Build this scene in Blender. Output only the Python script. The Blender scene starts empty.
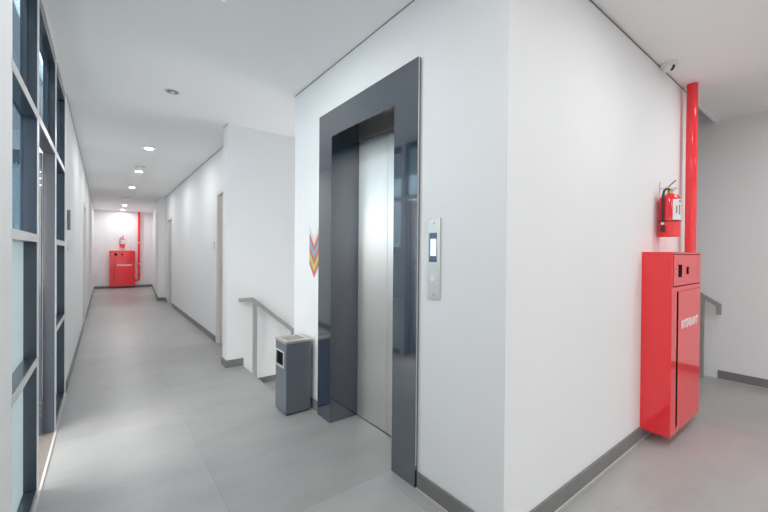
import bpy, bmesh, math, random
from mathutils import Vector, Matrix

S = bpy.context.scene
COL = S.collection
PI = math.pi
random.seed(7)

# ------------------------------------------------------------------ camera
EYE = Vector((0, 0, 1.30))
YAW, PITCH, ROLL, FPX = math.radians(37.516), math.radians(-0.380), math.radians(0.4695), 364.36
fw = Vector((math.sin(YAW)*math.cos(PITCH), math.cos(YAW)*math.cos(PITCH), math.sin(PITCH)))
r0 = Vector((math.cos(YAW), -math.sin(YAW), 0))
u0 = r0.cross(fw)
rt = r0*math.cos(ROLL) + u0*math.sin(ROLL)
up = -r0*math.sin(ROLL) + u0*math.cos(ROLL)
cd = bpy.data.cameras.new('camera')
cd.sensor_width = 36.0
cd.lens = FPX/768*36.0
cd.clip_start = 0.02
cam = bpy.data.objects.new('camera', cd)
m = Matrix.Identity(4)
for i in range(3):
    m[i][0], m[i][1], m[i][2], m[i][3] = rt[i], up[i], -fw[i], EYE[i]
cam.matrix_world = m
COL.objects.link(cam)
S.camera = cam

# ------------------------------------------------------------------ light and exposure
W = bpy.data.worlds.new('daylight')
S.world = W
W.use_nodes = True
bg = W.node_tree.nodes['Background']
bg.inputs[0].default_value = (1.0, 0.985, 0.965, 1)
bg.inputs[1].default_value = 4.6
LAMP = 240.0                     # radiance of a lit downlight disc in the corridor
LAMP_ADDED = 205.0               # and of the lobby downlights, unseen and added for brightness
S.view_settings.view_transform = 'Standard'
S.view_settings.look = 'None'
S.view_settings.exposure = 0.68
S.view_settings.gamma = 1.0
S.view_settings.use_curve_mapping = False
S.cycles.max_bounces = 14
S.cycles.diffuse_bounces = 9
S.cycles.glossy_bounces = 6
S.cycles.transparent_max_bounces = 12

H = 2.74                         # ceiling height
XL = -0.28                       # left wall plane
XR = 1.28                        # corridor right wall plane
XE = 1.39                        # lift wall plane
YH = 0.935                       # hydrant wall plane
XF = 5.20                        # far right wall
YE = 16.0                        # corridor end
YS = 4.30                        # stair wall
YB = -3.2                        # wall behind the camera


# ------------------------------------------------------------------ helpers
def principled(name, col, rough=0.5, metal=0.0, coat=0.0, noise=None, bump=0.0, bscale=200, emit=None, spec=0.5):
    mt = bpy.data.materials.new(name)
    mt.use_nodes = True
    nt = mt.node_tree
    b = nt.nodes['Principled BSDF']
    b.inputs['Base Color'].default_value = (*col, 1)
    b.inputs['Roughness'].default_value = rough
    b.inputs['Metallic'].default_value = metal
    b.inputs['Coat Weight'].default_value = coat
    b.inputs['Coat Roughness'].default_value = 0.05
    b.inputs['Specular IOR Level'].default_value = spec
    if emit:
        b.inputs['Emission Color'].default_value = (*emit[0], 1)
        b.inputs['Emission Strength'].default_value = emit[1]
    tc = nt.nodes.new('ShaderNodeTexCoord')
    if noise:
        amp, sc = noise
        n = nt.nodes.new('ShaderNodeTexNoise')
        n.inputs['Scale'].default_value = sc
        n.inputs['Detail'].default_value = 4
        nt.links.new(tc.outputs['Object'], n.inputs['Vector'])
        mx = nt.nodes.new('ShaderNodeMix')
        mx.data_type = 'RGBA'
        mx.inputs[6].default_value = (*[c*(1-amp) for c in col], 1)
        mx.inputs[7].default_value = (*[min(1, c*(1+amp)) for c in col], 1)
        nt.links.new(n.outputs['Fac'], mx.inputs[0])
        nt.links.new(mx.outputs[2], b.inputs['Base Color'])
    if bump:
        n2 = nt.nodes.new('ShaderNodeTexNoise')
        n2.inputs['Scale'].default_value = bscale
        n2.inputs['Detail'].default_value = 3
        nt.links.new(tc.outputs['Object'], n2.inputs['Vector'])
        bp = nt.nodes.new('ShaderNodeBump')
        bp.inputs['Strength'].default_value = bump
        bp.inputs['Distance'].default_value = 0.002
        nt.links.new(n2.outputs['Fac'], bp.inputs['Height'])
        nt.links.new(bp.outputs['Normal'], b.inputs['Normal'])
    return mt


def brushed(name, col, rough, scale):
    mt = principled(name, col, rough, 1.0)
    nt = mt.node_tree
    b = nt.nodes['Principled BSDF']
    tc = nt.nodes.new('ShaderNodeTexCoord')
    mp = nt.nodes.new('ShaderNodeMapping')
    mp.inputs['Scale'].default_value = scale
    n = nt.nodes.new('ShaderNodeTexNoise')
    n.inputs['Scale'].default_value = 1
    n.inputs['Detail'].default_value = 5
    nt.links.new(tc.outputs['Object'], mp.inputs['Vector'])
    nt.links.new(mp.outputs['Vector'], n.inputs['Vector'])
    mr = nt.nodes.new('ShaderNodeMapRange')
    mr.inputs['To Min'].default_value = rough*0.85
    mr.inputs['To Max'].default_value = rough*1.2
    nt.links.new(n.outputs['Fac'], mr.inputs['Value'])
    nt.links.new(mr.outputs['Result'], b.inputs['Roughness'])
    bp = nt.nodes.new('ShaderNodeBump')
    bp.inputs['Strength'].default_value = 0.05
    bp.inputs['Distance'].default_value = 0.001
    nt.links.new(n.outputs['Fac'], bp.inputs['Height'])
    nt.links.new(bp.outputs['Normal'], b.inputs['Normal'])
    return mt


def hairline(name, col, rough):
    """steel with a vertical hairline finish: reflections smear sideways"""
    mt = principled(name, col, rough, 1.0)
    nt = mt.node_tree
    b = nt.nodes['Principled BSDF']
    b.inputs['Anisotropic'].default_value = 0.9
    tg = nt.nodes.new('ShaderNodeTangent')
    tg.direction_type = 'RADIAL'
    tg.axis = 'Z'
    nt.links.new(tg.outputs[0], b.inputs['Tangent'])
    return mt


def tile_floor(name):
    mt = bpy.data.materials.new(name)
    mt.use_nodes = True
    nt = mt.node_tree
    b = nt.nodes['Principled BSDF']
    tc = nt.nodes.new('ShaderNodeTexCoord')
    mp = nt.nodes.new('ShaderNodeMapping')
    mp.inputs['Location'].default_value = (-0.5, -2.5, 0)
    nt.links.new(tc.outputs['Object'], mp.inputs['Vector'])
    br = nt.nodes.new('ShaderNodeTexBrick')
    br.offset = 0.0
    br.squash = 1.0
    br.inputs['Scale'].default_value = 1
    br.inputs['Mortar Size'].default_value = 0.0022
    br.inputs['Mortar Smooth'].default_value = 0.1
    br.inputs['Bias'].default_value = 0
    br.inputs['Brick Width'].default_value = 0.8
    br.inputs['Row Height'].default_value = 0.8
    br.inputs['Color1'].default_value = (0.385, 0.385, 0.375, 1)
    br.inputs['Color2'].default_value = (0.44, 0.44, 0.43, 1)
    br.inputs['Mortar'].default_value = (0.34, 0.34, 0.335, 1)
    nt.links.new(mp.outputs['Vector'], br.inputs['Vector'])
    n = nt.nodes.new('ShaderNodeTexNoise')
    n.inputs['Scale'].default_value = 2.2
    n.inputs['Detail'].default_value = 8
    n.inputs['Roughness'].default_value = 0.62
    ms = nt.nodes.new('ShaderNodeMapping')
    ms.inputs['Scale'].default_value = (0.7, 1.6, 1)
    ms.inputs['Rotation'].default_value = (0, 0, 0.5)
    nt.links.new(tc.outputs['Object'], ms.inputs['Vector'])
    nt.links.new(ms.outputs['Vector'], n.inputs['Vector'])
    mr = nt.nodes.new('ShaderNodeMapRange')
    mr.inputs['From Min'].default_value = 0.3
    mr.inputs['From Max'].default_value = 0.7
    mr.inputs['To Min'].default_value = 0.90
    mr.inputs['To Max'].default_value = 1.10
    nt.links.new(n.outputs['Fac'], mr.inputs['Value'])
    mx = nt.nodes.new('ShaderNodeMix')
    mx.data_type = 'RGBA'
    mx.blend_type = 'MULTIPLY'
    mx.inputs[0].default_value = 1
    nt.links.new(br.outputs['Color'], mx.inputs[6])
    nt.links.new(mr.outputs['Result'], mx.inputs[7])
    nt.links.new(mx.outputs[2], b.inputs['Base Color'])
    rr = nt.nodes.new('ShaderNodeMapRange')
    rr.inputs['To Min'].default_value = 0.28
    rr.inputs['To Max'].default_value = 0.42
    nt.links.new(n.outputs['Fac'], rr.inputs['Value'])
    nt.links.new(rr.outputs['Result'], b.inputs['Roughness'])
    return mt


def thin_glass(name, tint, ior=1.5):
    mt = bpy.data.materials.new(name)
    mt.use_nodes = True
    nt = mt.node_tree
    nt.nodes.remove(nt.nodes['Principled BSDF'])
    out = nt.nodes['Material Output']
    t = nt.nodes.new('ShaderNodeBsdfTransparent')
    t.inputs[0].default_value = (*tint, 1)
    g = nt.nodes.new('ShaderNodeBsdfGlossy')
    g.inputs['Roughness'].default_value = 0.02
    g.inputs['Color'].default_value = (0.75, 0.85, 0.95, 1)
    f = nt.nodes.new('ShaderNodeFresnel')
    f.inputs['IOR'].default_value = ior
    mx = nt.nodes.new('ShaderNodeMixShader')
    # reflect at the outer skin only, so a pane of real thickness is not dark at a glancing view
    ge = nt.nodes.new('ShaderNodeNewGeometry')
    inv = nt.nodes.new('ShaderNodeMath')
    inv.operation = 'SUBTRACT'
    inv.inputs[0].default_value = 1
    nt.links.new(ge.outputs['Backfacing'], inv.inputs[1])
    mu = nt.nodes.new('ShaderNodeMath')
    mu.operation = 'MULTIPLY'
    nt.links.new(f.outputs[0], mu.inputs[0])
    nt.links.new(inv.outputs[0], mu.inputs[1])
    nt.links.new(mu.outputs[0], mx.inputs[0])
    nt.links.new(t.outputs[0], mx.inputs[1])
    nt.links.new(g.outputs[0], mx.inputs[2])
    nt.links.new(mx.outputs[0], out.inputs['Surface'])
    return mt


def frosted(name, col):
    mt = bpy.data.materials.new(name)
    mt.use_nodes = True
    nt = mt.node_tree
    nt.nodes.remove(nt.nodes['Principled BSDF'])
    out = nt.nodes['Material Output']
    t = nt.nodes.new('ShaderNodeBsdfTranslucent')
    t.inputs[0].default_value = (*col, 1)
    d = nt.nodes.new('ShaderNodeBsdfDiffuse')
    d.inputs[0].default_value = (*col, 1)
    mx = nt.nodes.new('ShaderNodeMixShader')
    mx.inputs[0].default_value = 0.45
    nt.links.new(t.outputs[0], mx.inputs[1])
    nt.links.new(d.outputs[0], mx.inputs[2])
    nt.links.new(mx.outputs[0], out.inputs['Surface'])
    return mt


def box(bm, x0, x1, y0, y1, z0, z1, bev=0.0, seg=2):
    vs = [bm.verts.new((x, y, z)) for x in (x0, x1) for y in (y0, y1) for z in (z0, z1)]
    fs = [(0, 1, 3, 2), (4, 6, 7, 5), (0, 4, 5, 1), (2, 3, 7, 6), (0, 2, 6, 4), (1, 5, 7, 3)]
    faces = [bm.faces.new([vs[i] for i in f]) for f in fs]
    if bev:
        es = set(e for f in faces for e in f.edges)
        bmesh.ops.bevel(bm, geom=list(es), offset=bev, segments=seg, affect='EDGES', profile=0.5)


def prism(bm, pts, axis, a, b):
    """polygon pts in the plane normal to axis, extruded from a to b"""
    def P(u, v, w):
        return {'x': (w, u, v), 'y': (u, w, v), 'z': (u, v, w)}[axis]
    A = [bm.verts.new(P(u, v, a)) for u, v in pts]
    B = [bm.verts.new(P(u, v, b)) for u, v in pts]
    bm.faces.new(A)
    bm.faces.new(B[::-1])
    n = len(pts)
    for i in range(n):
        bm.faces.new((A[i], B[i], B[(i+1) % n], A[(i+1) % n]))


def tube(bm, pts, r, n=16, cap=True):
    pts = [Vector(p) for p in pts]
    rad = r if isinstance(r, (list, tuple)) else [r]*len(pts)
    rings = []
    prev = None
    for i, p in enumerate(pts):
        if i == 0:
            t = pts[1]-p
        elif i == len(pts)-1:
            t = p-pts[i-1]
        else:
            t = (pts[i+1]-p).normalized()+(p-pts[i-1]).normalized()
        t.normalize()
        if prev is None:
            a = Vector((0, 0, 1)) if abs(t.z) < 0.9 else Vector((1, 0, 0))
            u = t.cross(a).normalized()
        else:
            u = (prev-t*prev.dot(t)).normalized()
        prev = u
        v = t.cross(u)
        rings.append([bm.verts.new(p+(u*math.cos(2*PI*k/n)+v*math.sin(2*PI*k/n))*rad[i]) for k in range(n)])
    for A, B in zip(rings, rings[1:]):
        for k in range(n):
            bm.faces.new((A[k], A[(k+1) % n], B[(k+1) % n], B[k]))
    if cap:
        bm.faces.new(rings[0][::-1])
        bm.faces.new(rings[-1])


def lathe(bm, prof, c=(0, 0, 0), n=32):
    """profile of (radius, z) about a vertical axis through c"""
    rings = []
    for r, z in prof:
        if r < 1e-6:
            rings.append([bm.verts.new((c[0], c[1], c[2]+z))])
        else:
            rings.append([bm.verts.new((c[0]+r*math.cos(2*PI*k/n), c[1]+r*math.sin(2*PI*k/n), c[2]+z)) for k in range(n)])
    for A, B in zip(rings, rings[1:]):
        for k in range(n):
            a, b = A[k % len(A)], A[(k+1) % len(A)]
            c2, d = B[(k+1) % len(B)], B[k % len(B)]
            q = []
            for v in (a, b, c2, d):
                if v not in q:
                    q.append(v)
            if len(q) > 2:
                bm.faces.new(q)


def sweep_rect(bm, pts, w, h, side):
    """rectangular bar along pts (mitred); side = horizontal unit vector across the bar"""
    pts = [Vector(p) for p in pts]
    side = Vector(side).normalized()
    rings = []
    for i, p in enumerate(pts):
        t0 = (p-pts[i-1]).normalized() if i else None
        t1 = (pts[i+1]-p).normalized() if i < len(pts)-1 else None
        if t0 is None:
            t, k = t1, 1
        elif t1 is None:
            t, k = t0, 1
        else:
            t = (t0+t1).normalized()
            k = 1/max(0.3, t.dot(t0))
        v = t.cross(side).normalized()*k
        rings.append([bm.verts.new(p+side*(sx*w/2)+v*(sz*h/2)) for sx, sz in ((-1, -1), (1, -1), (1, 1), (-1, 1))])
    for A, B in zip(rings, rings[1:]):
        for k in range(4):
            bm.faces.new((A[k], A[(k+1) % 4], B[(k+1) % 4], B[k]))
    bm.faces.new(rings[0][::-1])
    bm.faces.new(rings[-1])


def B():
    return bmesh.new()


def wpos(o):
    p = Vector((0, 0, 0))
    while o:
        p += o.location
        o = o.parent
    return p


def obj(name, bm, mat, parent=None, smooth=False, origin=None):
    """link bm (built in world coordinates) as ONE mesh object"""
    me = bpy.data.meshes.new(name)
    bmesh.ops.recalc_face_normals(bm, faces=bm.faces)
    base = wpos(parent) if parent else Vector(origin or (0, 0, 0))
    bmesh.ops.translate(bm, verts=bm.verts, vec=-base)
    bm.to_mesh(me)
    bm.free()
    me.materials.append(mat)
    o = bpy.data.objects.new(name, me)
    COL.objects.link(o)
    if parent:
        o.parent = parent
    else:
        o.location = base
    if smooth:
        for p in me.polygons:
            p.use_smooth = True
        try:
            me.set_sharp_from_angle(angle=math.radians(38))
        except Exception:
            pass
    return o


def tag(o, label, cat, group=None):
    o['label'] = label
    o['category'] = cat
    if group:
        o['group'] = group
    return o


def thing(name, label, cat, loc, group=None):
    o = bpy.data.objects.new(name, None)
    o.empty_display_size = 0.05
    COL.objects.link(o)
    o.location = loc
    return tag(o, label, cat, group)


def struct(name, bm, mat, parent=None, smooth=False):
    o = obj(name, bm, mat, parent, smooth)
    if not parent:
        o['kind'] = 'structure'
    return o


def sroot(name, loc):
    o = bpy.data.objects.new(name, None)
    o.empty_display_size = 0.05
    COL.objects.link(o)
    o.location = loc
    o['kind'] = 'structure'
    return o


def dup(root, delta, label, group=None, keep=None):
    """copy a thing with its parts and sub-parts, moved by delta"""
    r = root.copy()
    COL.objects.link(r)
    r.location = root.location+Vector(delta)
    r['label'] = label
    if group:
        r['group'] = group

    def rec(src, dst):
        for ch in list(src.children):
            c = ch.copy()
            COL.objects.link(c)
            c.parent = dst
            rec(ch, c)
    rec(root, r)
    return r


# ------------------------------------------------------------------ materials
M = {}
M['wall'] = principled('white_paint', (0.855, 0.86, 0.865), 0.62, noise=(0.02, 3), bump=0.12, bscale=60)
M['ceil'] = principled('ceiling_paint', (0.94, 0.943, 0.945), 0.8)
M['floor'] = tile_floor('grey_porcelain_tile')
M['skirt'] = principled('grey_skirting_tile', (0.20, 0.20, 0.195), 0.45, noise=(0.15, 12))
M['grout'] = principled('pale_grout', (0.62, 0.60, 0.57), 0.8)
M['gap'] = principled('dark_gap_grey', (0.17, 0.17, 0.17), 0.8)
M['granite'] = principled('dark_blue_polished_stone', (0.016, 0.030, 0.056), 0.10, coat=1.0, noise=(0.25, 180), spec=1.0)
M['granite'].node_tree.nodes['Principled BSDF'].inputs['Coat IOR'].default_value = 2.05
M['alu'] = principled('navy_powder_coat', (0.045, 0.06, 0.085), 0.28, coat=0.6, noise=(0.15, 260))
M['alu_edge'] = principled('pale_aluminium_cap', (0.72, 0.73, 0.74), 0.35, 0.3)
M['glass'] = thin_glass('blue_tinted_glass', (0.645, 0.73, 0.775))
M['dim_glass'] = thin_glass('grey_dimming_glass', (0.44, 0.445, 0.445))  # grey tint set to dim daylight through the added windows
M['frost'] = frosted('frosted_film_glass', (0.56, 0.62, 0.64))
M['steel'] = hairline('hairline_steel', (0.88, 0.865, 0.84), 0.45)
M['steel2'] = brushed('satin_steel', (0.72, 0.70, 0.67), 0.42, (300, 300, 300))
M['rail'] = principled('grey_metal_rail', (0.38, 0.375, 0.365), 0.4, 0.25)
M['dark_steel'] = principled('dark_steel', (0.22, 0.22, 0.22), 0.35, 0.6)
M['chrome'] = principled('chrome', (0.75, 0.75, 0.76), 0.12, 1.0)
M['red'] = principled('red_enamel', (0.92, 0.036, 0.046), 0.07, noise=(0.04, 90), spec=0.65)
M['black'] = principled('black_plastic', (0.012, 0.012, 0.014), 0.4)
M['dark'] = principled('dark_void', (0.01, 0.01, 0.012), 0.9, spec=0.05)
M['white'] = principled('white_plastic', (0.80, 0.80, 0.80), 0.4)
M['letter'] = principled('white_lettering', (0.88, 0.87, 0.86), 0.5)
M['binpaint'] = principled('slate_powder_coat', (0.14, 0.16, 0.19), 0.38, noise=(0.16, 320), bump=0.1, bscale=400)
M['lamp'] = principled('lamp_diffuser', (0.9, 0.9, 0.9), 0.5, emit=((0.965, 0.985, 1.0), LAMP))
M['lamp_added'] = principled('lamp_diffuser_added', (0.9, 0.9, 0.9), 0.5, emit=((0.965, 0.985, 1.0), LAMP_ADDED))
M['screen'] = principled('lit_display', (0.5, 0.6, 0.7), 0.2, emit=((0.80, 0.90, 1.0), 0.5))
M['screen_dark'] = principled('display_glass', (0.03, 0.06, 0.11), 0.08, coat=1.0)
M['wood'] = principled('beige_door_laminate', (0.64, 0.57, 0.53), 0.5, noise=(0.08, 14))
M['frame'] = principled('pale_door_frame', (0.76, 0.74, 0.72), 0.5)
M['terrace'] = principled('beige_terrace_tile', (0.25, 0.215, 0.19), 0.7, noise=(0.12, 9))
M['outer'] = principled('facade_render', (0.50, 0.56, 0.60), 0.9, noise=(0.1, 2))
M['salmon'] = principled('salmon_sticker', (0.62, 0.17, 0.16), 0.6)
M['paleblue'] = principled('pale_blue_sticker', (0.24, 0.42, 0.52), 0.6)
M['lime'] = principled('lime_sticker', (0.50, 0.60, 0.14), 0.6)
M['cream'] = principled('cream_sticker', (0.72, 0.70, 0.66), 0.6)
M['hose'] = principled('black_rubber_hose', (0.035, 0.035, 0.037), 0.5)
M['brass'] = principled('brass_valve', (0.55, 0.42, 0.18), 0.3, 1.0)
M['blue_ink'] = principled('blue_ink', (0.08, 0.22, 0.50), 0.6)
M['red_ink'] = principled('red_ink', (0.65, 0.06, 0.05), 0.6)
M['grey_ink'] = principled('grey_ink', (0.25, 0.25, 0.26), 0.6)
M['tray'] = principled('ash_sand', (0.42, 0.39, 0.37), 0.9, noise=(0.2, 120), bump=0.3, bscale=300)

# ------------------------------------------------------------------ floor, ceiling, walls
WT = 0.2
b = B()
box(b, XL, 1.265, YB, YE, -0.2, 0)
box(b, 1.265, 1.8, YS+0.15, YE, -0.2, 0)
box(b, 1.265, XF, YB, YH, -0.2, 0)
box(b, 1.265, 1.64, YH, 3.165, -0.2, 0)
box(b, 4.1, XF, YH, 3.1, -0.2, 0)
struct('floor', b, M['floor'])

b = B()
box(b, XL-0.05, XF, YB, YH, H, H+0.15)
box(b, XL-0.05, 4.1, YH, YE, H, H+0.15)
box(b, 4.1, XF, 3.1, YE, H, H+0.15)
struct('ceiling', b, M['ceil'])
b = B()
box(b, 4.1, XF, YH, 3.1, 4.4, 4.5)
struct('ceiling_stairwell', b, M['ceil'])

# the lift core
b = B()
box(b, XE, 1.66, YH, 1.55, 0, H)
box(b, XE, 1.66, 2.59, 3.165, 0, H)
box(b, XE, 1.66, 1.55, 2.59, 2.382, H)
box(b, 1.66, 4.1, YH, 3.165, -1.8, H)
struct('wall_lift', b, M['wall'])

# left wall: window bay and one door opening
DL0, DL1, DH = 7.84, 8.72, 2.12
WB0, WB1 = -2.6, -0.5
b = B()
box(b, XL-WT, XL, YB, WB0, 0, H)
box(b, XL-WT, XL, WB0, WB1, 0, 0.06)
box(b, XL-WT, XL, WB0, WB1, 2.6, H)
box(b, XL-WT, XL, WB1, 1.93, 0, H)
box(b, XL-0.02, XL, 1.93, 1.975, 0, H)
box(b, XL-WT, XL, 4.36, DL0, 0, H)
box(b, XL-WT, XL, DL0, DL1, DH, H)
box(b, XL-WT, XL, DL1, YE, 0, H)
struct('wall_left', b, M['wall'])

# stair wall with its stub into the corridor
b = B()
box(b, 1.09, XF, YS, 4.49, -1.8, H)
struct('wall_stair', b, M['wall'])

# right corridor wall with two doors, the far stub and the splayed end
D1A, D1B, D2A, D2B = 4.74, 5.60, 9.95, 10.70
b = B()
box(b, XR, XR+WT, 4.49, D1A, 0, H)
box(b, XR, XR+WT, D1A, D1B, 2.16, H)
box(b, XR, XR+WT, D1B, D2A, 0, H)
box(b, XR, XR+WT, D2A, D2B, 2.13, H)
box(b, XR, XR+WT, D2B, 11.25, 0, H)
prism(b, [(1.13, 11.25), (XR+WT, 11.25), (1.62, YE), (1.42, YE)], 'z', 0, H)
struct('wall_right', b, M['wall'])

b = B()
box(b, XL-WT, 2.0, YE, YE+WT, 0, H)
struct('wall_end', b, M['wall'])
b = B()
box(b, XL-WT, XF+WT, YB-WT, YB, 2.60, H)
box(b, XL-WT, XL+0.1, YB-WT, YB, 0, 2.60)
box(b, XF-0.1, XF+WT, YB-WT, YB, 0, 2.60)
struct('wall_back', b, M['wall'])
b = B()
box(b, XF, XF+WT, YB, YS, -1.8, 4.4)
struct('wall_far', b, M['wall'])
b = B()
box(b, 4.1, XF, 3.1, 3.165, -0.2, 4.4)
box(b, 4.02, 4.1, YH, 3.165, H+0.15, 4.4)
box(b, 4.1, XF, YH-0.1, YH, H+0.15, 4.4)
struct('wall_stairwell', b, M['wall'])

# skirting tiles and the pale grout bead at their foot
SK, ST = 0.088, 0.012


def skirt(name, segs):
    bb, g = B(), B()
    for x0, x1, y0, y1 in segs:
        box(bb, x0, x1, y0, y1, 0, SK, 0.002, 1)
        gx = 0.005 if (y1-y0) > (x1-x0) else 0
        gy = 0.005 if gx == 0 else 0
        box(g, x0-gx, x1+gx, y0-gy, y1+gy, 0, 0.0025)
    s = struct(name, bb, M['skirt'])
    obj('grout_line', g, M['grout'], s)
    return s


skirt('baseboard_lift', [(XE-ST, XE, YH, 1.483), (XE-ST, XE, 2.652, 3.165)])
skirt('baseboard_hydrant', [(XE-ST, 4.1, YH-ST, YH)])
skirt('baseboard_far', [(XF-ST, XF, YB, 0.90)])
skirt('baseboard_left', [(XL, XL+ST, 4.44, DL0-0.05), (XL, XL+ST, DL1+0.05, YE), (XL, XL+ST, WB1, 1.975)])
skirt('baseboard_stair', [(1.09-ST, 1.272, YS-ST, YS), (1.09-ST, 1.09, YS, 4.49)])
skirt('baseboard_right', [(XR-ST, XR, 4.49, D1A-0.05), (XR-ST, XR, D1B+0.05, D2A-0.05), (XR-ST, XR, D2B+0.05, 11.25),
                          (1.13, XR-ST, 11.25-ST, 11.25)])
skirt('baseboard_end', [(XL, 1.42, YE-ST, YE)])
b = B()
prism(b, [(1.13, 11.25), (1.13-ST, 11.25-ST), (1.42-ST, YE-ST), (1.42, YE-ST)], 'z', 0, SK)
struct('baseboard_splay', b, M['skirt'])

# flat dark strips painting in the shade of the gap between walls and ceiling
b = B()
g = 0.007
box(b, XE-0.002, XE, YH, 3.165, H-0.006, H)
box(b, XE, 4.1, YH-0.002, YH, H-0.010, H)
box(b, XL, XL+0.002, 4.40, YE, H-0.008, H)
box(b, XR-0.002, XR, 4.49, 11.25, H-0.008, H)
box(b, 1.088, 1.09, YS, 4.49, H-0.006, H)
struct('gap_shade_strip', b, M['gap'])
b = B()
box(b, 4.1, XF, YH, YH+0.02, H-0.012, H)
struct('trim_2', b, M['wall'])

# ------------------------------------------------------------------ the glazed bay on the left
win = sroot('window_1', (XL, 1.93, 0))
MU = [(1.93, 1.955), (2.622, 2.680), (3.50, 3.57), (4.29, 4.36)]
XO = -0.345                                    # outer face of the frame
for y0, y1 in MU:
    b = B()
    box(b, XO, XL-(0.03 if y0 < 2 else 0), y0, y1, 0, 2.69, 0.003)
    mo = obj('mullion', b, M['alu'], win)
    if y0 > 2:
        b = B()
        box(b, XL, XL+0.002, y0, y1, 0.0, 2.69)
        obj('cap', b, M['alu_edge'], mo)
GX = -0.33
bays = [(1.955, 2.615), (2.685, 3.50), (3.57, 4.29)]
for k, (y0, y1) in enumerate(bays):
    zs = [(1.99, 2.03)] if k == 1 else [(0.70, 0.74), (1.345, 1.385), (1.99, 2.03)]
    for z0, z1 in zs:
        b = B()
        box(b, XO, XL, y0, y1, z0, z1, 0.002, 1)
        tr_ = obj('transom', b, M['alu'], win)
        b = B()
        box(b, XL, XL+0.002, y0, y1, z0, z1)
        obj('cap', b, M['alu_edge'], tr_)
    b = B()
    box(b, XO, XL, y0, y1, 2.63, 2.69, 0.002, 1)
    obj('head_rail', b, M['alu'], win)
    if k != 1:
        b = B()
        box(b, XO, XL, y0, y1, 0, 0.045, 0.002, 1)
        obj('sill_rail', b, M['alu'], win)
        for z0, z1, mt in ((0.045, 0.70, 'frost'), (0.74, 1.345, 'frost'), (1.385, 1.99, 'glass')):
            b = B()
            box(b, GX-0.006, GX, y0, y1, z0, z1)
            obj('pane', b, M[mt], win)
        # slim inner glazing beads
    b = B()
    box(b, GX-0.006, GX, y0, y1, 2.03, 2.63)
    obj('pane', b, M['glass'], win)
    # glazing bead round the top light
    b = B()
    bw = 0.018
    box(b, GX, GX+0.014, y0, y1, 2.63-bw, 2.63)
    box(b, GX, GX+0.014, y1-bw, y1, 2.03, 2.63)
    box(b, GX, GX+0.014, y0, y0+bw, 2.03, 2.63)
    obj('glazing_bead', b, M['alu'], win)
# head channel between glazing and ceiling
b = B()
box(b, XO, XL+0.004, 1.93, 4.36, 2.69, 2.705)
box(b, XO, XL-0.012, 1.93, 4.36, 2.705, 2.712)
box(b, XO, XL+0.004, 1.93, 4.36, 2.712, 2.726)
box(b, XO, XL-0.012, 1.93, 4.36, 2.726, H)
obj('head_channel', b, M['wall'], win)
b = B()
box(b, XL, XL+0.012, 1.975, 2.68, 0, 0.006)
box(b, XL, XL+0.012, 2.68, 3.50, 0, 0.004)
box(b, XL, XL+0.012, 3.50, 4.36, 0, 0.006)
obj('grout_line', b, M['grout'], win)
b = B()
box(b, XO, XL, 2.68, 3.50, -0.012, 0.003)
obj('threshold', b, M['terrace'], win)

# open glazed door leaf, swung out 90 degrees on the second mullion
dr = sroot('door_1', (XL-0.05, 3.49, 0))
LX0, LX1, LY0, LY1 = -1.10, -0.345, 3.455, 3.495
b = B()
box(b, LX1-0.085, LX1, LY0, LY1, 0.012, 1.98, 0.002, 1)
st = obj('stile', b, M['alu'], dr)
b = B()
box(b, LX0, LX0+0.085, LY0, LY1, 0.012, 1.98, 0.002, 1)
obj('stile', b, M['alu'], dr)
for z0, z1 in ((0.012, 0.12), (1.89, 1.98)):
    b = B()
    box(b, LX0+0.085, LX1-0.085, LY0, LY1, z0, z1, 0.002, 1)
    obj('rail', b, M['alu'], dr)
b = B()
box(b, LX0+0.085, LX1-0.085, 3.472, 3.478, 0.12, 1.89)
obj('pane', b, M['glass'], dr)
for zc in (0.20, 1.80):
    b = B()
    box(b, LX1-0.030, LX1, LY0-0.001, LY0+0.004, zc-0.07, zc+0.07)
    hg = obj('hinge', b, M['alu'], dr)
    b = B()
    for dx in (-0.024, -0.006):
        for dz in (-0.045, 0, 0.045):
            tube(b, [(LX1+dx, LY0-0.001, zc+dz), (LX1+dx, LY0-0.003, zc+dz)], 0.004, 10)
    obj('screw', b, M['chrome'], hg)

# unseen window behind the camera in the same wall, added for daylight
w2 = sroot('window_added_2', (XL, WB0, 0))
b = B()
for y0, y1 in ((WB0, WB0+0.06), (-1.58, -1.52), (WB1-0.06, WB1)):
    box(b, XL-0.14, XL-0.02, y0, y1, 0.06, 2.6)
for z0, z1 in ((0.06, 0.11), (1.345, 1.385), (2.55, 2.6)):
    for y0, y1 in ((WB0+0.06, -1.58), (-1.52, WB1-0.06)):
        box(b, XL-0.14, XL-0.02, y0, y1, z0, z1)
obj('window_frame', b, M['alu'], w2)
b = B()
box(b, XL-0.09, XL-0.084, WB0+0.06, WB1-0.06, 0.11, 2.55)
obj('pane', b, M['dim_glass'], w2)

# unseen glazed front behind the camera, added to flood the lobby with daylight
w3 = sroot('window_added_3', (XL+0.1, YB, 0))
xs = [XL+0.1+k*(XF-0.2-XL)/4 for k in range(5)]
for xm in xs:
    b = B()
    box(b, xm-0.03, xm+0.03, YB-0.14, YB-0.02, 0, 2.60)
    obj('mullion', b, M['alu'], w3)
b = B()
for z0, z1 in ((0, 0.05), (2.0, 2.04), (2.55, 2.60)):
    for xa, xb in zip(xs, xs[1:]):
        box(b, xa+0.03, xb-0.03, YB-0.14, YB-0.02, z0, z1)
obj('transom', b, M['alu'], w3)
b = B()
box(b, XL+0.1, XF-0.1, YB-0.09, YB-0.084, 0.05, 2.55)
obj('pane', b, M['dim_glass'], w3)

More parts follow.
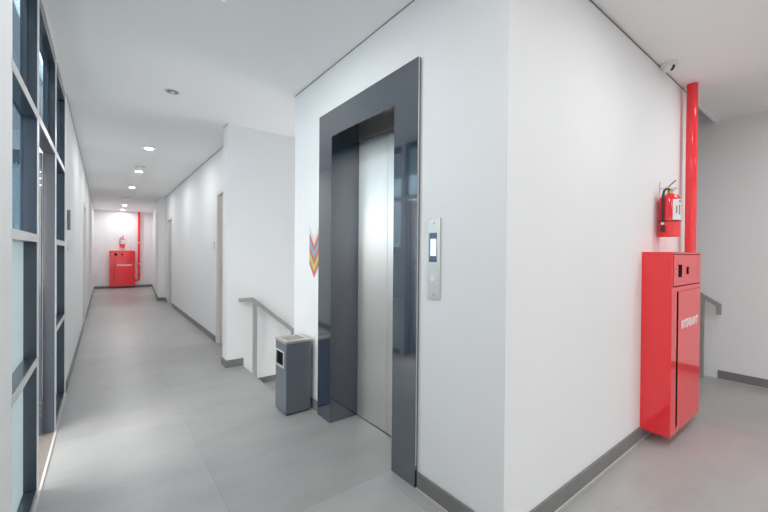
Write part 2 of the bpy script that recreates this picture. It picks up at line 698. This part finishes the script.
# outside: a tiled terrace and the facade of the house across the yard
b = B()
box(b, -7.0, XL, YB, 18, -0.2, -0.012)
box(b, -7.0, XF+2, YB-7, YB, -0.2, -0.012)
struct('floor_terrace', b, M['terrace'])
b = B()
box(b, -7.2, -7.0, YB-7, 18, -0.2, 1.1)
struct('wall_terrace', b, M['outer'])
b = B()
box(b, -7.0, XL-WT, 7.0, 7.2, -0.2, 3.6)
struct('wall_terrace_end', b, M['outer'])
b = B()
box(b, -2.4, XL-WT, YB, 7.0, 2.95, 3.1)  # unseen overhang, added to keep sky light off the terrace
struct('ceiling_terrace_added', b, M['outer'])


# ------------------------------------------------------------------ doors along the corridor
def wall_door(name, x_face, sgn, y0, y1, zh, lock_y):
    """door in a wall whose corridor face is x_face; the wall lies towards sgn"""
    d = sroot(name, (x_face, (y0+y1)/2, 0))
    fwid = 0.045
    b = B()
    xa, xb = sorted((x_face-sgn*0.008, x_face+sgn*0.10))
    box(b, xa, xb, y0, y0+fwid, 0, zh)
    box(b, xa, xb, y1-fwid, y1, 0, zh)
    box(b, xa, xb, y0+fwid, y1-fwid, zh-fwid, zh)
    obj('door_frame', b, M['frame'], d)
    b = B()
    xa, xb = sorted((x_face+sgn*0.035, x_face+sgn*0.075))
    box(b, xa, xb, y0+fwid, y1-fwid, 0.008, zh-fwid, 0.002, 1)
    lf = obj('door_leaf', b, M['wood'], d)
    b = B()
    xa, xb = sorted((x_face+sgn*0.12, x_face+sgn*0.14))
    box(b, xa, xb, y0-0.05, y1+0.05, 0, zh+0.05)  # unseen panel added to stop outside light leaking round the leaf
    obj('light_stop', b, M['frame'], d)
    b = B()
    xa, xb = sorted((x_face+sgn*0.035, x_face+sgn*0.029))
    box(b, xa, xb, lock_y-0.022, lock_y+0.022, 0.97, 1.15, 0.002, 1)
    xm = x_face+sgn*0.03
    s2 = 1 if lock_y < (y0+y1)/2 else -1
    tube(b, [(xm, lock_y, 1.08), (xm-sgn*0.045, lock_y, 1.08), (xm-sgn*0.047, lock_y+s2*0.02, 1.08),
             (xm-sgn*0.047, lock_y+s2*0.11, 1.08)], 0.008, 10)
    obj('door_handle', b, M['steel2'], lf)
    return d


wall_door('door_2', XR, 1, D1A, D1B, 2.16, 5.47)
wall_door('door_3', XR, 1, D2A, D2B, 2.13, 10.58)
wall_door('door_4', XL, -1, DL0, DL1, DH, 7.95)

# ------------------------------------------------------------------ the lift
XFr = 1.368
LY = (1.487, 2.648)
LO = (1.692, 2.446)
lift = thing('elevator', 'elevator entrance with steel doors in a wide dark blue polished stone surround', 'elevator', (XE, 2.07, 0))
b = B()
box(b, XFr, XFr+0.010, LY[0], LO[0], 0.001, 2.187)
box(b, XFr, XFr+0.010, LO[1], LY[1], 0.001, 2.187)
box(b, XFr, XFr+0.010, LY[0], LY[1], 2.187, 2.387)
# reveals running back to the door plane
box(b, XFr+0.010, 1.625, LO[1], LO[1]+0.10, 0.001, 2.38)
box(b, XFr+0.010, XE-0.0005, LO[1]+0.10, LY[1], 0.001, 2.387)
box(b, XFr+0.010, XE-0.0005, LY[0], LO[0]-0.10, 0.001, 2.387)
box(b, XFr+0.010, XE-0.0005, LO[0], LO[1], 2.30, 2.387)
box(b, XFr+0.010, 1.625, LO[0]-0.10, LO[0], 0.001, 2.38)
obj('surround', b, M['granite'], lift)
b = B()
box(b, XFr+0.004, XFr+0.010, LY[0]-0.0015, LY[0], 0.12, 2.385)
obj('edge_trim', b, M['steel'], lift)
b = B()
box(b, XE, 1.66, LO[0], LO[1], 2.372, 2.382)
obj('soffit', b, M['steel'], lift)
b = B()
box(b, 1.612, 1.66, LO[0], LO[1], 2.192, 2.372, 0.001, 1)
hd = obj('header_panel', b, M['steel2'], lift)
b = B()
tube(b, [(1.612, 2.19, 2.29), (1.608, 2.19, 2.29)], 0.007, 12)
obj('screw', b, M['grey_ink'], hd)
for y0, y1 in ((LO[0], 2.0685), (2.0715, LO[1])):
    b = B()
    box(b, 1.618, 1.65, y0, y1, 0.006, 2.186, 0.001, 1)
    obj('door_panel', b, M['steel'], lift)
b = B()
box(b, 1.611, 1.66, LO[0], LO[1], 0.0005, 0.004)
obj('sill', b, M['gap'], lift)

# call panel
cp = thing('elevator_call_panel', 'slim steel elevator call panel with lit screen beside the elevator', 'call panel', (XE, 1.367, 1.06))
b = B()
box(b, XE-0.010, XE, 1.322, 1.413, 1.06, 1.487, 0.002, 1)
obj('face_plate', b, M['steel2'], cp)
b = B()
box(b, XE-0.012, XE-0.009, 1.345, 1.401, 1.257, 1.412, 0.001, 1)
sc = obj('display', b, M['screen_dark'], cp)
b = B()
box(b, XE-0.0135, XE-0.011, 1.347, 1.389, 1.290, 1.380)
obj('lit_area', b, M['screen'], sc)
b = B()
box(b, XE-0.013, XE-0.009, 1.353, 1.387, 1.152, 1.186, 0.001, 1)
bt = obj('button', b, M['steel'], cp)
b = B()
box(b, XE-0.0145, XE-0.012, 1.358, 1.382, 1.157, 1.181, 0.001, 1)
obj('button_face', b, M['white'], bt)
for z in (1.085, 1.463):
    b = B()
    tube(b, [(XE-0.009, 1.367, z), (XE-0.0115, 1.367, z)], 0.004, 10)
    obj('screw', b, M['grey_ink'], cp)

# chevron stickers
ch = thing('chevron_wall_sign', 'column of red, blue and lime chevron stickers on white wall left of the elevator', 'sign', (XE, 2.765, 1.09))


def chevron(z_tip, zt, hgt, mat, w=0.088, x=0.0, bite=0.0):
    """a V pointing down: tip at z_tip, arms rise to z_tip+hgt, band thickness zt"""
    bb = B()
    yc = 2.765
    pts = [(yc, z_tip), (yc+w, z_tip+hgt), (yc+w, z_tip+hgt+zt), (yc, z_tip+zt), (yc-w, z_tip+hgt+zt), (yc-w, z_tip+hgt)]
    prism(bb, pts, 'x', XE-0.002-x, XE-x)
    return obj('chevron', bb, M[mat], ch)


hh = 0.112
zt = 0.050
z = 1.094
for mat in ('salmon', 'lime', 'salmon', 'paleblue', 'salmon', 'cream'):
    zz = zt if mat == 'salmon' else zt*1.05
    chevron(z, zz, hh, mat)
    z += zz + (0.0 if mat == 'salmon' else 0.006)

# ------------------------------------------------------------------ ashtray bin
bn = thing('ashtray_bin', 'slate grey square litter bin with ashtray top beside the elevator', 'bin', (1.25, 2.862, 0))
bx0, bx1, by0, by1 = 1.142, 1.362, 2.755, 2.980
b = B()
# body with a window in its left face
zw0, zw1, yw0, yw1 = 0.380, 0.494, 2.805, 2.955
box(b, bx0+0.004, bx1, by0, by1, 0.012, zw0, 0.004)
box(b, bx0+0.004, bx1, by0, by1, zw1, 0.572, 0.004)
box(b, bx0+0.004, bx1, by0, yw0, zw0-0.006, zw1+0.006)
box(b, bx0+0.004, bx1, yw1, by1, zw0-0.006, zw1+0.006)
bd = obj('body', b, M['binpaint'], bn)
b = B()
box(b, bx0+0.016, bx1-0.002, yw0, yw1, zw0-0.005, zw1+0.005)
obj('inside', b, M['dark'], bd)
b = B()
box(b, bx0+0.012, bx1-0.008, by0+0.008, by1-0.008, 0.0, 0.014)
obj('plinth', b, M['black'], bn)
b = B()
t = 0.010
xa, xb = bx0-0.003, bx0+0.010
box(b, xa, xb, yw0-t, yw1+t, zw0-t, zw0, 0.001, 1)
box(b, xa, xb, yw0-t, yw1+t, zw1, zw1+t, 0.001, 1)
box(b, xa, xb, yw0-t, yw0, zw0, zw1, 0.001, 1)
box(b, xa, xb, yw1, yw1+t, zw0, zw1, 0.001, 1)
obj('window_rim', b, M['alu_edge'], bn)
b = B()
r = 0.035
box(b, bx0-0.002, bx1+0.002, by0-0.002, by1+0.002, 0.572, 0.580)
box(b, bx0-0.002, bx1+0.002, by0-0.002, by0+r, 0.580, 0.592, 0.002, 1)
box(b, bx0-0.002, bx1+0.002, by1-r, by1+0.002, 0.580, 0.592, 0.002, 1)
box(b, bx0-0.002, bx0+r, by0+r, by1-r, 0.580, 0.592, 0.002, 1)
box(b, bx1-r, bx1+0.002, by0+r, by1-r, 0.580, 0.592, 0.002, 1)
tr = obj('ashtray', b, M['steel2'], bn)
b = B()
box(b, bx0+r, bx1-r, by0+r, by1-r, 0.580, 0.584)
obj('ash_bed', b, M['tray'], tr)

# ------------------------------------------------------------------ hydrant cabinet, riser, extinguisher (near set, copied to the end wall)
CX0, CX1, CY0, CY1, CZ0, CZ1 = 3.02, 3.745, 0.760, YH, 0.072, 1.327


def seg2(bb, p, q, t, y0, y1):
    p, q = Vector(p), Vector(q)
    d = (q-p).normalized()
    n = Vector((-d.y, d.x))*t/2
    prism(bb, [tuple(p+n), tuple(q+n), tuple(q-n), tuple(p-n)], 'y', y0, y1)


GLY = {
    'H': [((.17, 0), (.17, 1)), ((.63, 0), (.63, 1)), ((.17, .5), (.63, .5)), 's.17,0', 's.63,0', 's.17,1', 's.63,1'],
    'Y': [((.12, 1), (.4, .45)), ((.68, 1), (.4, .45)), ((.4, .5), (.4, 0)), 's.4,0', 's.12,1', 's.68,1'],
    'D': [((.17, 0), (.17, 1)), ((.02, .93), (.42, .93)), ((.42, .93), (.62, .74)), ((.62, .74), (.62, .26)), ((.62, .26), (.42, .07)), ((.42, .07), (.02, .07))],
    'R': [((.17, 0), (.17, 1)), ((.02, .93), (.45, .93)), ((.45, .93), (.6, .8)), ((.6, .8), (.6, .65)), ((.6, .65), (.45, .5)), ((.45, .5), (.17, .5)), ((.4, .5), (.65, .04)), 's.17,0', 's.65,0'],
    'A': [((.1, 0), (.36, 1)), ((.7, 0), (.44, 1)), ((.2, .33), (.6, .33)), 's.1,0', 's.7,0', 's.38,1'],
    'N': [((.17, 0), (.17, 1)), ((.63, 0), (.63, 1)), ((.17, .98), (.63, .02)), 's.17,0', 's.17,1', 's.63,1'],
    'T': [((.4, 0), (.4, 1)), ((.06, .93), (.74, .93)), ((.08, .95), (.08, .7)), ((.72, .95), (.72, .7)), 's.4,0'],
}


def word(bb, txt, x0, z0, height, adv, y0, y1):
    for i, c in enumerate(txt):
        ox = x0+i*adv
        sx = adv*1.12
        for s in GLY[c]:
            if isinstance(s, str):
                u, v = [float(q) for q in s[1:].split(',')]
                vv = v*0.86+0.07
                box(bb, ox+(u-.17)*sx, ox+(u+.17)*sx, y0, y1, z0+(vv-.07)*height, z0+(vv+.07)*height)
            else:
                (ua, va), (ub, vb) = s
                seg2(bb, (ox+ua*sx, z0+va*height), (ox+ub*sx, z0+vb*height), adv*0.235, y0, y1)


cab = thing('hydrant_cabinet', 'tall red fire hydrant cabinet on the near wall at right', 'fire hydrant cabinet', ((CX0+CX1)/2, CY1, CZ0), 'fire hydrant cabinets')
b = B()
w = 0.012
box(b, CX0, CX0+w, CY0, CY1, CZ0, CZ1, 0.002, 1)
box(b, CX1-w, CX1, CY0, CY1, CZ0, CZ1, 0.002, 1)
box(b, CX0+w, CX1-w, CY1-w, CY1, CZ0, CZ1)
box(b, CX0+w, CX1-w, CY0, CY1-w, CZ1-w, CZ1)
box(b, CX0+w, CX1-w, CY0, CY1-w, CZ0, CZ0+w)
box(b, CX0+w, CX1-w, CY0, CY1-w, 1.062, 1.086)
# front frame
DX0, DX1, DZ0, DZ1 = CX0+0.112, CX1-0.022, 0.118, 1.052
box(b, CX0+w, DX0, CY0, CY0+0.02, CZ0+w, 1.062)
box(b, DX1+0.002, CX1-w, CY0, CY0+0.02, CZ0+w, 1.062)
box(b, DX0, DX1+0.002, CY0, CY0+0.02, CZ0+w, DZ0-0.004)
box(b, DX0, DX1+0.002, CY0, CY0+0.02, DZ1+0.003, 1.062)
obj('body', b, M['red'], cab)
b = B()
box(b, CX0+0.03, CX1-0.02, CY0-0.003, CY0+0.012, 1.094, CZ1-0.018, 0.002, 1)
tp = obj('upper_panel', b, M['red'], cab)
for x0, x1, z0, z1 in ((3.150, 3.226, 1.152, 1.240), (3.342, 3.392, 1.168, 1.222)):
    b = B()
    box(b, x0, x1, CY0-0.005, CY0-0.002, z0, z1, 0.001, 1)
    obj('window', b, M['dark'], tp)
b = B()
for i in range(-3, 4):
    for j in range(-4, 5):
        if (i/3.2)**2+(j/4.2)**2 < 1:
            tube(b, [(3.615+i*0.013, CY0-0.002, 1.192+j*0.013), (3.615+i*0.013, CY0-0.0034, 1.192+j*0.013)], 0.0022, 6)
obj('speaker_holes', b, M['dark'], tp)
b = B()
tube(b, [(3.078, CY0-0.002, 1.195), (3.078, CY0-0.007, 1.195)], 0.008, 12)
obj('lock', b, M['chrome'], tp)
# door, hinged on its right side and standing slightly ajar
door = bpy.data.objects.new('door', None)
b = B()
box(b, DX0+0.024, DX1, CY0-0.004, CY0+0.012, DZ0, DZ1, 0.002, 1)
door = obj('door', b, M['red'], cab)
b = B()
box(b, DX0+0.0215, DX0+0.0245, CY0-0.0035, CY0+0.012, DZ0, DZ1)  # black strip painting in the shade of the door gap
obj('gap_shade', b, M['dark'], door)
b = B()
word(b, 'HYDRANT', 3.226, 0.786, 0.058, 0.0615, CY0-0.0058, CY0-0.0035)
obj('lettering', b, M['letter'], door)
b = B()
tube(b, [(DX0+0.012, CY0-0.001, DZ0-0.012), (DX0+0.012, CY0-0.006, DZ0-0.012)], 0.006, 10)
obj('latch', b, M['chrome'], cab)
b = B()
box(b, CX0+w, CX1-w, CY0+0.021, CY0+0.026, CZ0+w, 1.06)
obj('lining', b, M['red'], cab)

PX, PY, PR = 3.905, 0.862, 0.0385
pipe = thing('riser_pipe', 'thick red riser pipe right of the near hydrant cabinet', 'pipe', (PX, PY, 0.27), 'red riser pipes')
b = B()
pts = [(CX1-0.002, PY, 0.27)]
for k in range(0, 9):
    a = PI/2*k/8
    pts.append((PX-0.06+0.06*math.sin(a), PY, 0.33-0.06*math.cos(a)))
pts += [(PX, PY, 1.2), (PX, PY, 2.0), (PX, PY, H)]
tube(b, pts, PR, 24)
obj('pipe_run', b, M['red'], pipe, True)


def clamp(parent, z, px, py, mat):
    bb = B()
    lathe(bb, [(PR, -0.014), (PR+0.005, -0.014), (PR+0.005, 0.014), (PR, 0.014)], (px, py, z), 24)
    box(bb, px-0.012, px+0.012, py+PR, py+YH-PY-0.001, z-0.012, z+0.012)
    box(bb, px+PR, px+PR+0.02, py-0.008, py+0.008, z-0.012, z+0.012)
    obj('pipe_clamp', bb, M[mat], parent)


clamp(pipe, 0.46, PX, PY, 'red')
# small test line running from the riser down into the cabinet top
b = B()
tz = 1.62
pts = [(PX-PR, PY, tz), (PX-0.12, PY, tz)]
for k in range(1, 9):
    a = PI/2*k/8
    pts.append((PX-0.12-0.14*math.sin(a), PY, tz-0.17*(1-math.cos(a))))
pts.append((PX-0.262, PY, CZ1))


def make_tube(parent, dy=(0, 0, 0)):
    bb = B()
    tube(bb, [Vector(p)+Vector(dy) for p in pts], 0.007, 10)
    o = obj('test_line', bb, M['steel2'], parent, True)
    return o


b.free()

ex = thing('fire_extinguisher', 'red fire extinguisher above the near hydrant cabinet', 'fire extinguisher', (3.345, 0.868, 1.44), 'wall fire extinguishers')
EX, EY = 3.345, 0.862
ER = 0.0655
b = B()
lathe(b, [(0.0, 1.440), (ER-0.006, 1.440), (ER, 1.447), (ER, 1.715), (ER-0.004, 1.732), (ER-0.016, 1.748), (0.028, 1.757), (0.022, 1.765), (0.0, 1.765)], (EX, EY, 0), 36)
cy = obj('cylinder', b, M['red'], ex, True)
b = B()
n = 14

top, bot = [], []
for k in range(n+1):
    a = math.radians(-150+120*k/n)
    x, y = EX+(ER+0.0012)*math.cos(a), EY+(ER+0.0012)*math.sin(a)
    bot.append(b.verts.new((x, y, 1.565)))
    top.append(b.verts.new((x, y, 1.715)))
for k in range(n):
    b.faces.new((bot[k], bot[k+1], top[k+1], top[k]))
lb = obj('label_sticker', b, M['letter'], cy, True)


def patch(parent, name, mat, ang, half, z0, z1):
    bb = B()
    A, C = [], []
    for k in range(5):
        a = ang+half*(k/2-1)
        x, y = EX+(ER+0.0022)*math.cos(a), EY+(ER+0.0022)*math.sin(a)
        A.append(bb.verts.new((x, y, z0)))
        C.append(bb.verts.new((x, y, z1)))
    for k in range(4):
        bb.faces.new((A[k], A[k+1], C[k+1], C[k]))
    obj(name, bb, M[mat], parent)


patch(lb, 'blue_mark', 'blue_ink', math.radians(-104), 0.20, 1.694, 1.706)
patch(lb, 'grey_mark', 'grey_ink', math.radians(-128), 0.07, 1.612, 1.668)
patch(lb, 'red_mark', 'red_ink', math.radians(-106), 0.09, 1.600, 1.675)
b = B()
lathe(b, [(ER, 1.553), (ER+0.002, 1.553), (ER+0.002, 1.560), (ER, 1.560)], (EX, EY, 0), 36)
obj('strap', b, M['black'], ex)
b = B()
lathe(b, [(0.0, 1.765), (0.017, 1.765), (0.017, 1.785), (0.013, 1.79), (0.013, 1.805), (0.0, 1.805)], (EX, EY, 0), 16)
obj('valve', b, M['brass'], ex, True)
b = B()
hd_ = Vector((0.62, -0.78, 0))
pp = lambda t_, z_: (EX+hd_.x*t_, EY+hd_.y*t_, z_)
sweep_rect(b, [pp(-0.018, 1.795), pp(0.02, 1.804), pp(0.040, 1.802)], 0.018, 0.007, (0.78, 0.62, 0))
sweep_rect(b, [pp(-0.012, 1.812), pp(0.012, 1.838), pp(0.036, 1.862)], 0.018, 0.007, (0.78, 0.62, 0))
obj('squeeze_handle', b, M['dark_steel'], ex)
b = B()
tube(b, [(EX+0.01, EY-0.012, 1.796), (EX+0.01, EY-0.028, 1.796)], 0.014, 14)
obj('gauge', b, M['white'], ex)
b = B()
ha = math.radians(163)
hx, hy = EX+0.0765*math.cos(ha), EY+0.0765*math.sin(ha)
hp = [(EX-0.010, EY+0.002, 1.796), (EX-0.040, EY+0.010, 1.798), (EX-0.062, EY+0.018, 1.782), (hx, hy, 1.745), (hx-0.002, hy, 1.67), (hx-0.002, hy, 1.58), (hx, hy, 1.548)]
tube(b, hp, 0.0085, 12)
ho = obj('hose', b, M['hose'], ex, True)
b = B()
tube(b, [(hx, hy, 1.548), (hx, hy, 1.530)], 0.0105, 12)
obj('collar', b, M['white'], ho)
b = B()
tube(b, [(hx, hy, 1.530), (hx-0.002, hy, 1.478)], [0.009, 0.014], 12)
obj('nozzle', b, M['hose'], ho)

br = thing('extinguisher_bracket', 'thin steel wall bracket holding the near fire extinguisher', 'bracket', (3.375, YH, 1.44), 'extinguisher brackets')
b = B()
box(b, 3.368, 3.384, YH-0.004, YH, 1.66, 1.865, 0.001, 1)
obj('back_plate', b, M['steel2'], br)
b = B()
tube(b, [(3.376, YH-0.003, 1.812), (3.366, EY+0.03, 1.812), (EX, EY+0.019, 1.80)], 0.003, 8)
obj('hook', b, M['steel2'], br)

# the far set at the end of the corridor
DD = (0.150-CX0, YE-YH, 0)
dup(cab, DD, 'small distant red fire hydrant cabinet on the end wall of the corridor', 'fire hydrant cabinets')
p2 = dup(pipe, (1.000-PX, YE-YH, 0), 'thin distant red riser pipe on the corridor end wall', 'red riser pipes')
make_tube(p2, (1.000-PX, YE-YH, 0))
for z in (0.86, 1.62):
    clamp(p2, z, 1.000, YE-YH+PY, 'steel2')
dup(ex, (0.513-EX, YE-YH, 0), 'distant fire extinguisher hung on the corridor end wall', 'wall fire extinguishers')
dup(br, (0.513-EX, YE-YH, 0), 'bracket of the distant extinguisher on the corridor end wall', 'extinguisher brackets')

# ------------------------------------------------------------------ stairs and handrails
RIS, TRD = 0.17, 0.27
sl = thing('staircase', 'grey staircase going down from the corridor behind the bin', 'stairs', (1.27, 3.73, 0))
b = B()
steps = [(1.27, -0.25, 0.46)]
x, z = 1.73, -0.25
for k in range(8):
    z -= RIS
    steps.append((x, z, TRD))
    x += TRD
pts2 = [(1.27, 0.0)]
for sx, sz, tw in steps:
    pts2 += [(sx, sz), (sx+tw, sz)]
x = pts2[-1][0]
pts2.pop(0)
pts2 = pts2 + [(x, -1.8), (1.27, -1.8)]
prism(b, pts2, 'y', 3.166, YS-0.001)
obj('flight', b, M['floor'], sl)
b = B()
for sx, sz, tw in steps[:7]:
    box(b, sx+0.002, sx+tw, YS-ST, YS-0.001, sz, sz+SK*0.8)
obj('skirting', b, M['skirt'], sl)
b = B()
for sx, sz, tw in steps[:7]:
    box(b, sx+tw-0.03, sx+tw+0.002, 3.167, YS-0.002, sz, sz+0.003)
    box(b, sx+0.002, sx+tw-0.03, YS-ST-0.006, YS-ST, sz, sz+0.003)
obj('nosing', b, M['grout'], sl)

su = thing('staircase', 'grey staircase going up behind the near hydrant cabinet', 'stairs', (4.65, YH, 0))
b = B()
pts2 = []
y, z = 1.22, 0.0
for k in range(7):
    pts2.append((y, z))
    z += RIS
    pts2.append((y, z))
    y += TRD
pts2 += [(3.095, z), (3.095, 0.0)]
prism(b, pts2, 'x', 4.12, XF-0.04)
obj('flight', b, M['floor'], su)
b = B()
prism(b, [(1.02, 0.0), (1.22, 0.0), (3.05, 1.15), (3.05, 1.32), (1.20, 0.16), (1.06, 0.055), (1.02, 0.03)], 'x', XF-0.04, XF-0.001)
obj('stringer', b, M['skirt'], su)

RY = 4.215
hr = thing('handrail', 'grey metal handrail sloping down the stairs behind the bin', 'handrail', (1.19, RY, 0), 'stair handrails')
b = B()
slope = -0.66
pA, pB = (1.195, RY, 0.765), (1.345, RY, 0.765)
pC = (3.3, RY, 0.765-(3.3-1.345)*0.84)
sweep_rect(b, [pA, pB, pC], 0.045, 0.040, (0, 1, 0))
obj('rail', b, M['rail'], hr)
for px_, z0 in ((1.375, -0.25), (1.84, -0.42)):
    b = B()
    zt_ = 0.765-max(0, (px_-1.345))*0.84-0.02
    box(b, px_-0.02, px_+0.02, RY-0.02, RY+0.02, z0, zt_)
    obj('post', b, M['rail'], hr)

RX = 5.10
h2 = thing('handrail', 'grey metal handrail end beside the near hydrant cabinet', 'handrail', (RX, 0.9, 0), 'stair handrails')
b = B()
sweep_rect(b, [(RX, 0.885, 0.69), (RX, 0.885, 0.79), (RX, 2.6, 0.79+1.715*0.66)], 0.045, 0.040, (1, 0, 0))
obj('rail', b, M['rail'], h2)
for y, z0 in ((1.02, 0.0), (2.3, 0.85)):
    b = B()
    box(b, RX-0.02, RX+0.02, y-0.02, y+0.02, z0, 0.79+(y-0.885)*0.66-0.015)
    obj('post', b, M['rail'], h2)


# ------------------------------------------------------------------ ceiling fittings
def downlight(x, y, label, lit=True):
    d = thing('ceiling_downlight', label, 'downlight', (x, y, H), 'round recessed downlights')
    bb = B()
    lathe(bb, [(0.050, -0.001), (0.052, -0.005), (0.060, -0.006), (0.066, -0.003), (0.066, 0.0)], (x, y, H), 32)
    obj('trim_ring', bb, M['white'], d, True)
    bb = B()
    if lit:
        lathe(bb, [(0.0, -0.003), (0.050, -0.003)], (x, y, H), 32)
        obj('diffuser', bb, M['lamp_added' if y < 1 else 'lamp'], d)
    else:
        lathe(bb, [(0.018, -0.006), (0.032, -0.0015), (0.050, -0.001)], (x, y, H), 24)
        obj('reflector', bb, M['dark_steel'], d)
        bb = B()
        lathe(bb, [(0.0, -0.014), (0.010, -0.012), (0.018, -0.006), (0.018, -0.001)], (x, y, H), 20)
        obj('bulb', bb, M['white'], d, True)
    return d


downlight(0.50, 2.175, 'lit downlight nearest the camera, cut by the top edge of the photo')
downlight(0.482, 3.77, 'unlit round downlight, the only dark one along the corridor', False)
downlight(0.491, 6.04, 'lit downlight just this side of the round smoke detector')
downlight(0.489, 7.90, 'lit downlight just beyond the round smoke detector')
downlight(0.491, 9.97, 'third lit downlight along the corridor past the unlit one')
downlight(0.507, 14.0, 'tiny distant lit downlight, second last before the corridor end wall')
downlight(0.506, 15.5, 'tiny farthest lit downlight right by the corridor end wall')
downlight(0.50, 0.30, 'unseen added downlight overhead between the near left wall and the elevator wall corner')  # from here on: lamps out of view, added to brighten walls and ceiling
downlight(0.55, -1.2, 'unseen added downlight over the lobby behind the camera by the window')
downlight(4.45, -1.1, 'unseen added downlight over the lobby near the far right wall')
downlight(3.90, -2.3, 'unseen added downlight at the back of the lobby toward the far right wall')
downlight(2.20, 0.05, 'unseen added downlight over the lobby facing the near white wall')
downlight(3.70, 0.05, 'unseen added downlight over the lobby facing the near hydrant cabinet')
downlight(2.35, -2.3, 'unseen added downlight at the back of the lobby, middle of its row')
downlight(0.55, -2.3, 'unseen added downlight at the back of the lobby near the window')


def detector(x, y, r, label):
    bb = B()
    lathe(bb, [(0.0, -0.032), (r*0.45, -0.030), (r*0.62, -0.022), (r*0.92, -0.016), (r, -0.010), (r, 0)], (x, y, H), 32)
    o = obj('smoke_detector', bb, M['white'], None, True, origin=(x, y, H))
    tag(o, label, 'smoke detector', 'ceiling smoke detectors')


detector(0.485, 7.42, 0.085, 'round white smoke detector on ceiling between two lit downlights')
detector(0.486, 11.85, 0.075, 'tiny distant smoke detector on ceiling before the last two downlights')

# dome camera in the corner over the extinguisher
DCX, DCY = 3.345, 0.878
dc = thing('security_camera', 'white dome security camera at the ceiling above the fire extinguisher', 'security camera', (DCX, DCY, H))
b = B()
lathe(b, [(0.0, -0.022), (0.045, -0.022), (0.052, -0.018), (0.052, 0)], (DCX, DCY, H), 36)
obj('base', b, M['white'], dc, True)
b = B()
lathe(b, [(0.0, -0.066), (0.018, -0.063), (0.032, -0.052), (0.041, -0.036), (0.043, -0.021)], (DCX, DCY, H), 32)
dm = obj('dome', b, M['white'], dc, True)
b = B()
tp_ = []
d = Vector((-0.50, -0.866, 0))
for k in range(9):
    a = math.radians(12+52*k/8)
    tp_.append(Vector((DCX, DCY, H-0.021))+d*(0.0435*math.cos(a))+Vector((0, 0, -0.0455*math.sin(a))))
sweep_rect(b, tp_, 0.017, 0.004, (0.866, -0.50, 0))
obj('lens_slot', b, M['black'], dm)

# ------------------------------------------------------------------ small wall fittings
b = B()
box(b, XL, XL+0.022, 4.555, 4.61, 1.50, 1.69, 0.003)
o = obj('card_reader', b, M['grey_ink'], None, origin=(XL, 4.58, 1.50))
tag(o, 'slim dark grey card reader on left wall just past the glazed door', 'card reader')
b = B()
box(b, XL, XL+0.012, 4.55, 4.62, 1.30, 1.41, 0.003)
o = obj('light_switch', b, M['white'], None, origin=(XL, 4.58, 1.30))
tag(o, 'white light switch below the dark card reader on left wall', 'light switch', 'light switches')
for z0, z1, lab in ((1.405, 1.445, 'upper small grey switch beside the first door on the right'), (1.345, 1.385, 'lower small grey switch beside the first door on the right')):
    b = B()
    box(b, XR-0.01, XR, 5.72, 5.77, z0, z1, 0.002, 1)
    o = obj('light_switch', b, M['steel2'], None, origin=(XR, 5.745, z0))
    tag(o, lab, 'light switch', 'light switches')
b = B()
box(b, XR-0.006, XR, 7.48, 7.94, 1.515, 1.865, 0.001, 1)
o = obj('notice_board', b, M['wall'], None, origin=(XR, 7.7, 1.51))
tag(o, 'plain white panel mounted flush on corridor right wall between two doors', 'panel')
for z0, nm, lab, cat in ((1.29, 'light_switch', 'tiny switch on end wall left of the distant cabinet', 'light switch'), (0.40, 'power_socket', 'tiny power socket low on end wall left of the distant cabinet', 'power socket')):
    b = B()
    box(b, -0.265, -0.195, YE-0.012, YE, z0, z0+0.09, 0.002, 1)
    o = obj(nm, b, M['white'], None, origin=(-0.23, YE, z0))
    tag(o, lab, cat)
